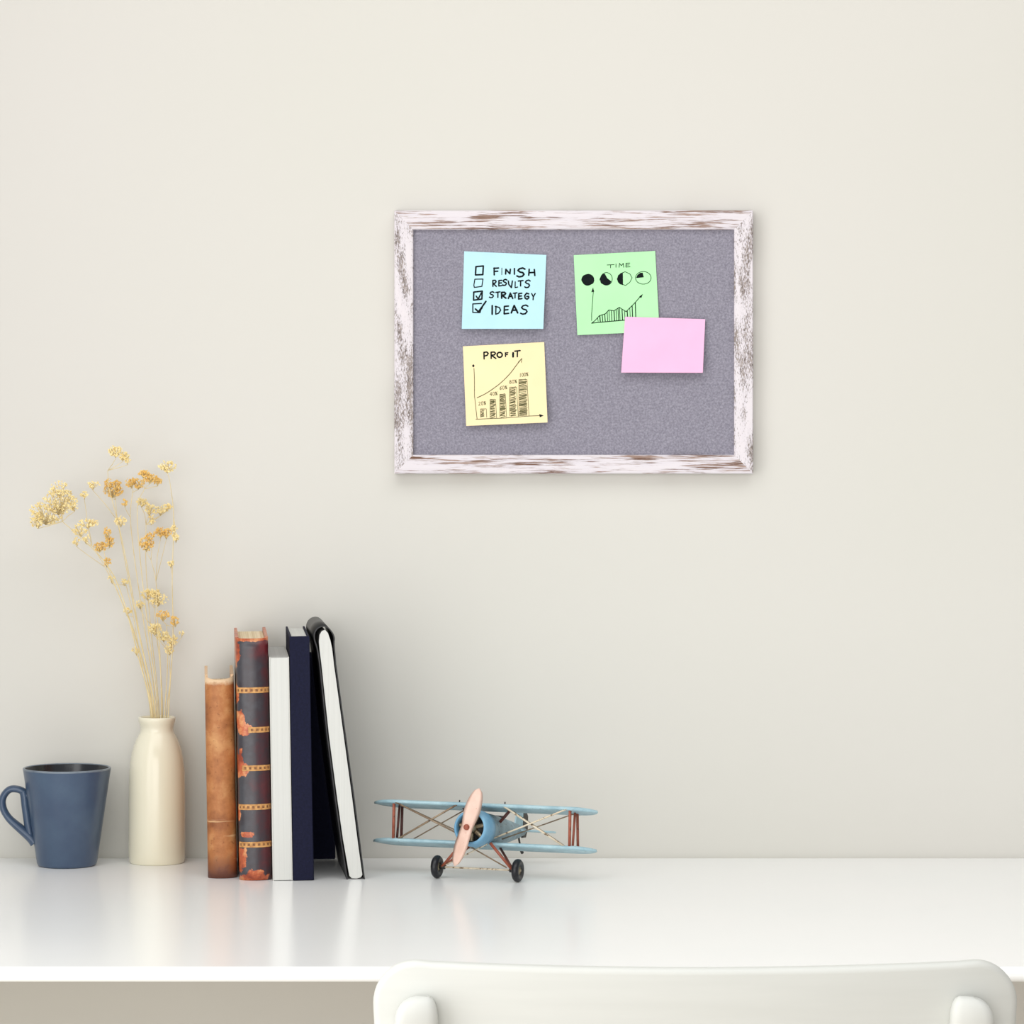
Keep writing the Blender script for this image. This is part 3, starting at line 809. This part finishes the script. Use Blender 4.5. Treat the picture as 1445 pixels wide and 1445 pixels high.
# navy book, flat spine outwards
W4 = 28.2*0.44/(1243-HY); H4 = 0.2258
bk4 = book_root('book', 'tall navy cloth hardback with a flat plain spine, supporting the leaning notebook', 414.2, 1243, W4)
b = MB(); t = 0.0020
b.box((-W4/2, 0, 0), (W4/2, t, H4)); b.box((-W4/2, t, 0), (-W4/2+t, 0.150, H4)); b.box((W4/2-t, t, 0), (W4/2, 0.150, H4))
b.build('cover', M_NAVY, bk4, bevel=(0.0006, 2))
b = MB(); b.box((-W4/2+t+0.0001, t+0.0001, 0.002), (W4/2-t-0.0001, 0.146, H4-0.0016)); b.build('page_block', M_PAGE, bk4)

# book-shaped navy slab added at the wall, stands in for shade in the gap
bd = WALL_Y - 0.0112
gap_fill = thing('book', 'thin navy stand-in for the dark gap, added behind the leaning notebook', 'book', ((412-HX)*bd/F, bd, DESK_Z), (0, 0, 0), 'books standing on the desk')
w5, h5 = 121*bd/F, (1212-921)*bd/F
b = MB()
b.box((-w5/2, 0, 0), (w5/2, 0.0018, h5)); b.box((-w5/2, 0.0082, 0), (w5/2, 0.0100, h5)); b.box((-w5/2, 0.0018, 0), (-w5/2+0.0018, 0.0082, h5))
b.build('cover', M_NAVY, gap_fill)
b = MB(); b.box((-w5/2+0.0020, 0.0019, 0.002), (w5/2-0.002, 0.0081, h5-0.002)); b.build('page_block', M_PAGE, gap_fill)

# leaning notebook: bound at the top, cover wrapping over in an arch
ND = 0.44*F/(1241-HY)
nk = ND/F
note = thing('notebook', 'black soft-covered notebook leaning on the navy book, page ends facing out', 'notebook', pt(502, 1241, ND)+Vector((0, 0, 0.0)), (0, 0, NYAW), None)
def npx(x, y): return ((x-502)*nk/math.cos(NYAW), (1241-y)*nk)
outer = [(489.3,1241),(480.5,1184),(473,1130),(461.5,1040),(450.6,936)]
arch = [(450.6,936),(447.2,915),(443.8,904),(443.0,896),(445.2,889),(450.2,884.2),(456.5,882.6),(462,884),(467,888.5),(471,894.5),(472.8,901),(472.6,910),(474.6,936)]
arch_s = [tuple(v)[:2] for v in smooth_path([(x, y, 0) for x, y in arch], 4)]
right = [(474.6,936),(488,1035),(501,1130),(508.6,1190),(515,1241)]
prof = outer[:-1] + arch_s + right[1:]
def offset_profile(P, w_):
    out = []
    for i, p in enumerate(P):
        a, c = P[max(i-1, 0)], P[min(i+1, len(P)-1)]
        t = Vector((c[0]-a[0], c[1]-a[1])).normalized()
        out.append((p[0]-t.y*w_, p[1]+t.x*w_))
    return out
def cover_mesh(P, w_, y0, y1):
    Q = offset_profile(P, w_); n = len(P); b = MB()
    A = [npx(*p) for p in P]; B = [npx(*p) for p in Q]
    vs = [(x, y0, z) for x, z in A] + [(x, y0, z) for x, z in B] + [(x, y1, z) for x, z in A] + [(x, y1, z) for x, z in B]
    for i in range(n-1):
        b.add(vs, [(i, i+1, 2*n+i+1, 2*n+i), (n+i, 3*n+i, 3*n+i+1, n+i+1)], True)
        b.add(vs, [(i, n+i, n+i+1, i+1), (2*n+i, 2*n+i+1, 3*n+i+1, 3*n+i)], False)
    for i in (0, n-1): b.add(vs, [(i, n+i, 3*n+i, 2*n+i)], False)
    return b
cover_mesh(prof, 1.7, 0.0, 0.140).build('cover', M_BLACK, note)
inn_l = [(493.2,1236),(484.2,1184),(476.6,1130),(464.8,1040),(453.9,936),(451.8,920),(450.6,905)]
inn_r = [(466.4,903),(468.8,914),(471.6,938),(484.8,1035),(497.6,1130),(505.2,1190),(511.4,1235)]
top_p = [(451.5,896),(454.5,890.5),(459,888.5),(463,893)]
bot_p = [(509,1238.4),(503.5,1239.8),(496.5,1239.4)]
poly = [npx(*p) for p in inn_l + top_p + inn_r + bot_p]
b = MB(); b.prism(poly, 0.0012, 0.1375, 'y'); b.build('page_block', M_PAGE, note)

# ------------------------------------------------------------------ toy biplane
PA = R(20.0); PITCH = R(9.5); WR = 0.0107
PD = 0.44*F/(1242-HY)
pl = thing('toy_biplane', 'weathered pale blue tin toy biplane with pink propeller on the desk', 'toy airplane', (pt(673.5, 1242, PD).x, PD, DESK_Z), (0, 0, -PA))
XF = Matrix.Translation((0, 0, WR)) @ Matrix.Rotation(-PITCH, 4, 'X') @ Matrix.Translation((0, 0, -WR))
def B(): return MB(XF)
ZL, ZU = 0.0335, 0.0690                              # lower and upper wing heights
INC = math.tan(R(7.0))
def zl(y): return ZL - (y-LY)*INC
def zu(y): return ZU - (y-UY)*INC
def wing(name, z, yl, chord, half, cut=0.0):
    """tapered-tip wing of thin cambered section"""
    b = B(); st = []
    n = 26
    for k in range(n+1):
        t = -1+2*k/n; x = half*math.copysign(1-(1-abs(t))**1.25, t)
        e = max(0.0, (abs(x)-half*0.80)/(half*0.20))
        c = chord*max(0.10, (1-e**1.7)**0.6 if e < 1 else 0.10)
        st.append((x, yl+(chord-c)*0.42, c))
    sec = [(0, 0), (0.03, 0.5), (0.15, 0.95), (0.35, 1.1), (0.65, 0.8), (1.0, 0.1), (1.0, -0.05), (0.65, -0.05), (0.3, -0.15), (0.06, -0.4)]
    m = len(sec); vs = []
    for x, y, c in st:
        th = 0.0030*(0.5+0.5*c/chord)
        for u, h in sec: vs.append((x, y+u*c, z+h*th-(y+u*c-yl)*INC))
    fs = [(k*m+i, k*m+(i+1) % m, (k+1)*m+(i+1) % m, (k+1)*m+i) for k in range(n) for i in range(m)]
    fs += [tuple(range(m)), tuple(n*m+i for i in range(m))]
    b.add(vs, fs); return b.build(name, M_WING, pl)
LY, UY, CH = 0.001, -0.003, 0.031
wing('lower_wing', ZL, LY, CH, 0.1105); wing('upper_wing', ZU, UY, CH+0.002, 0.1105)
# fuselage: stations (y, half width, half height, centre z)
fus = [(-0.016, 0.0160, 0.0160, 0.0470), (0.0, 0.0158, 0.0158, 0.0470), (0.02, 0.0148, 0.0155, 0.0470), (0.045, 0.0125, 0.0140, 0.0475), (0.075, 0.0090, 0.0105, 0.0490), (0.105, 0.0050, 0.0065, 0.0505), (0.122, 0.0022, 0.0040, 0.0515)]
b = B(); n = 28; vs = []
for y, hw, hh, cz_ in fus:
    for k in range(n):
        a = math.tau*k/n; vs.append((hw*math.cos(a), y, cz_+hh*math.sin(a)))
fs = [(j*n+k, j*n+(k+1) % n, (j+1)*n+(k+1) % n, (j+1)*n+k) for j in range(len(fus)-1) for k in range(n)]
fs += [tuple(range(n)), tuple((len(fus)-1)*n+k for k in range(n))]
b.add(vs, fs); b.build('fuselage', M_BODY, pl)
CZ = 0.0470
b = B(); b.lathe([(0.0150, -0.002), (0.0168, -0.002), (0.0173, -0.010), (0.0171, -0.019), (0.0160, -0.0245), (0.0147, -0.0266), (0.0136, -0.0262), (0.0130, -0.0235), (0.0135, -0.012), (0.0135, -0.004)], 40, 'y', (0, 0, CZ)); b.build('cowling', M_COWL, pl)
eng = None
b = B(); b.lathe([(0.0, -0.0165), (0.0132, -0.0165), (0.0132, -0.0155)], 28, 'y', (0, 0, CZ)); eng = b.build('engine', M_IRON, pl)
b = B(); b.lathe([(0.0, -0.0270), (0.0030, -0.0268), (0.0048, -0.0250), (0.0052, -0.0165)], 20, 'y', (0, 0, CZ)); b.build('crankcase', M_STEEL, eng)
for k in range(7):
    a = math.tau*k/7+0.25; c, s_ = math.cos(a), math.sin(a)
    b = B()
    path, rads = [], []
    for j in range(9):
        rr = 0.0048+0.0078*j/8; path.append((c*rr, -0.0205, CZ+s_*rr)); rads.append(0.0023 if j % 2 else 0.0017)
    b.tube(path, rads, 10); b.build('cylinder', M_STEEL, eng)
# propeller
pr = None
PT = R(15.5); PY = -0.0335
b = B(); vs = []; n = 24; L = 0.0372
for k in range(n+1):
    t = -1+2*k/n; r_ = t*L
    hwid = 0.0080*(max(0.0, 1-abs(t)**3.2))**0.5*(0.72+0.28*min(1, abs(t)*2.2)); hwid = max(hwid, 0.0007)
    tw = R(16)*(1 if t >= 0 else -1)*min(1, abs(t)*3)
    for u, o_ in ((-1, 0), (-0.5, -0.0006), (0.5, -0.0006), (1, 0), (0.5, 0.0007), (-0.5, 0.0007)):
        x = u*hwid*math.cos(tw); y = PY+u*hwid*math.sin(tw)+o_
        X = x*math.cos(PT)+r_*math.sin(PT); Z = -x*math.sin(PT)+r_*math.cos(PT)
        vs.append((X, y, CZ+Z))
fs = [(k*6+i, k*6+(i+1) % 6, (k+1)*6+(i+1) % 6, (k+1)*6+i) for k in range(n) for i in range(6)] + [tuple(range(6)), tuple(n*6+i for i in range(6))]
b.add(vs, fs); pr = b.build('propeller', M_PROP, pl)
b = B(); b.lathe([(0.0, -0.0372), (0.0020, -0.0370), (0.0026, -0.0358), (0.0028, -0.0344), (0.0026, -0.0325), (0.0026, -0.0262), (0.0, -0.0262)], 18, 'y', (0, 0, CZ)); b.build('hub', M_RED, pr)
# cockpit, windscreen
b = B(); b.lathe([(0.0, 0.0), (0.0072, 0.0), (0.0086, 0.0012), (0.0080, 0.0022), (0.0070, 0.0016)], 24, 'z', (0, 0.046, CZ+0.0128)); b.build('cockpit_rim', M_IRON, pl)
# tail surfaces
b = B(); b.prism([(0.094, 0.0545), (0.098, 0.064), (0.106, 0.0710), (0.116, 0.0730), (0.1165, 0.0535)], -0.0007, 0.0007, 'x'); b.build('tail_fin', M_WING, pl)
b = B(); b.prism([(0.117, 0.0730), (0.124, 0.0712), (0.130, 0.066), (0.131, 0.054), (0.127, 0.046), (0.1175, 0.045)], -0.0008, 0.0008, 'x'); b.build('rudder', M_IRON, pl)
b = B()
poly = [(-0.036, 0.112), (-0.033, 0.105), (-0.022, 0.099), (-0.004, 0.096), (0.004, 0.096), (0.022, 0.099), (0.033, 0.105), (0.036, 0.112), (0.033, 0.121), (0.022, 0.124), (0.004, 0.120), (-0.004, 0.120), (-0.022, 0.124), (-0.033, 0.121)]
b.prism(poly, 0.0508, 0.0522, 'z'); b.build('tailplane', M_WING, pl)
tz = 0.0
b = B(); b.tube([(0, 0.108, 0.0455), (0, 0.116, 0.0345)], 0.0010, 8); b.tube([(0, 0.116, 0.0345), (0, 0.121, 0.0310)], 0.0016, 8); b.build('tail_skid', M_IRON, pl)
# interplane struts: two side by side in front, one at the rear, on either side
def rod(name, a, c, r_, mat, n=8, squash=None):
    b = B(); b.tube([a, c], r_, n, squash=squash); return b.build(name, mat, pl)
for s_ in (-1, 1):
    def up(x, y): return (s_*x, UY+y, zu(UY+y)+0.0004)
    def lo(x, y): return (s_*x, LY+y, zl(LY+y)+0.0012)
    rod('interplane_strut', up(0.0872, 0.004), lo(0.0872, 0.004), 0.0014, M_RED, squash=(1.5, 1.0))
    rod('interplane_strut', up(0.0872, 0.0185), lo(0.0872, 0.013), 0.0012, M_RED if s_ > 0 else M_DKRED)
    rod('interplane_strut', up(0.0872, 0.0255), lo(0.0880, 0.0265), 0.0013, M_RED if s_ > 0 else M_DKRED, squash=(1.4, 1.0))
    # cabane struts between fuselage and upper wing
    rod('cabane_strut', up(0.0235, 0.020), (s_*0.0135, LY+0.016, CZ+0.008), 0.0015, M_DKRED)
    # crossed bracing wires, front and rear
    mt = M_WIRE if s_ > 0 else M_WIRE_DK
    def root_in(y): return (s_*0.0150, LY+y, ZL+0.006)
    rod('bracing_wire', up(0.086, 0.0015), root_in(-0.001), 0.00080, mt)
    rod('bracing_wire', up(0.0225, 0.0015), lo(0.083, 0.003), 0.00095, M_WIRE_DK if s_ < 0 else M_WIRE)
    rod('bracing_wire', up(0.085, 0.026), root_in(0.020), 0.0006, M_WIRE_DK)
    rod('bracing_wire', up(0.0225, 0.026), lo(0.083, 0.025), 0.0006, M_WIRE_DK)
    # landing gear
    rod('landing_strut', (s_*0.0135, -0.006, ZL+0.001), (s_*0.0345, -0.0005, WR+0.0005), 0.0014, M_RED, squash=(1.3, 1.0))
    rod('landing_strut', (s_*0.0140, 0.018, ZL-0.001), (s_*0.0345, 0.002, WR+0.0005), 0.0012, M_RED if s_ < 0 else M_DKRED)
    rod('gear_wire', (s_*0.0120, -0.009, ZL), (-s_*0.0300, -0.003, WR+0.002), 0.00065, M_WIRE if s_ > 0 else M_WIRE_DK)
    # wheels stand upright on the desk
    b = MB(); x0 = s_*0.0398
    b.lathe([(0.0040, -0.0020), (0.0070, -0.0034), (0.0090, -0.0031), (0.0103, -0.0017), (WR, 0.0), (0.0103, 0.0017), (0.0090, 0.0031), (0.0070, 0.0034), (0.0040, 0.0020)], 36, 'x', (x0, 0, WR))
    wh = b.build('wheel', M_RUBBER, pl)
    b = MB(); b.lathe([(0.0, -0.0030), (0.0014, -0.0030), (0.0016, -0.0022), (0.0044, -0.0017), (0.0044, 0.0017), (0.0016, 0.0022), (0.0014, 0.0030), (0.0, 0.0030)], 24, 'x', (x0, 0, WR)); b.build('wheel_hub', M_STEEL, wh)
b = MB(); b.tube([(-0.0385, 0, WR), (0.0385, 0, WR)], 0.0009, 8); b.build('axle', M_WIRE, pl)
for s_ in (-1, 1):
    b = MB(); b.tube([(s_*0.0320, 0, WR), (s_*0.0372, 0, WR)], 0.0021, 10); b.build('axle_collar', M_IRON, pl)
    b = B(); b.tube([(s_*0.0225, UY+0.006, ZU+0.002), (s_*0.0225, UY+0.006, ZU+0.0042)], 0.0006, 6); b.build('wing_pin', M_IRON, pl)
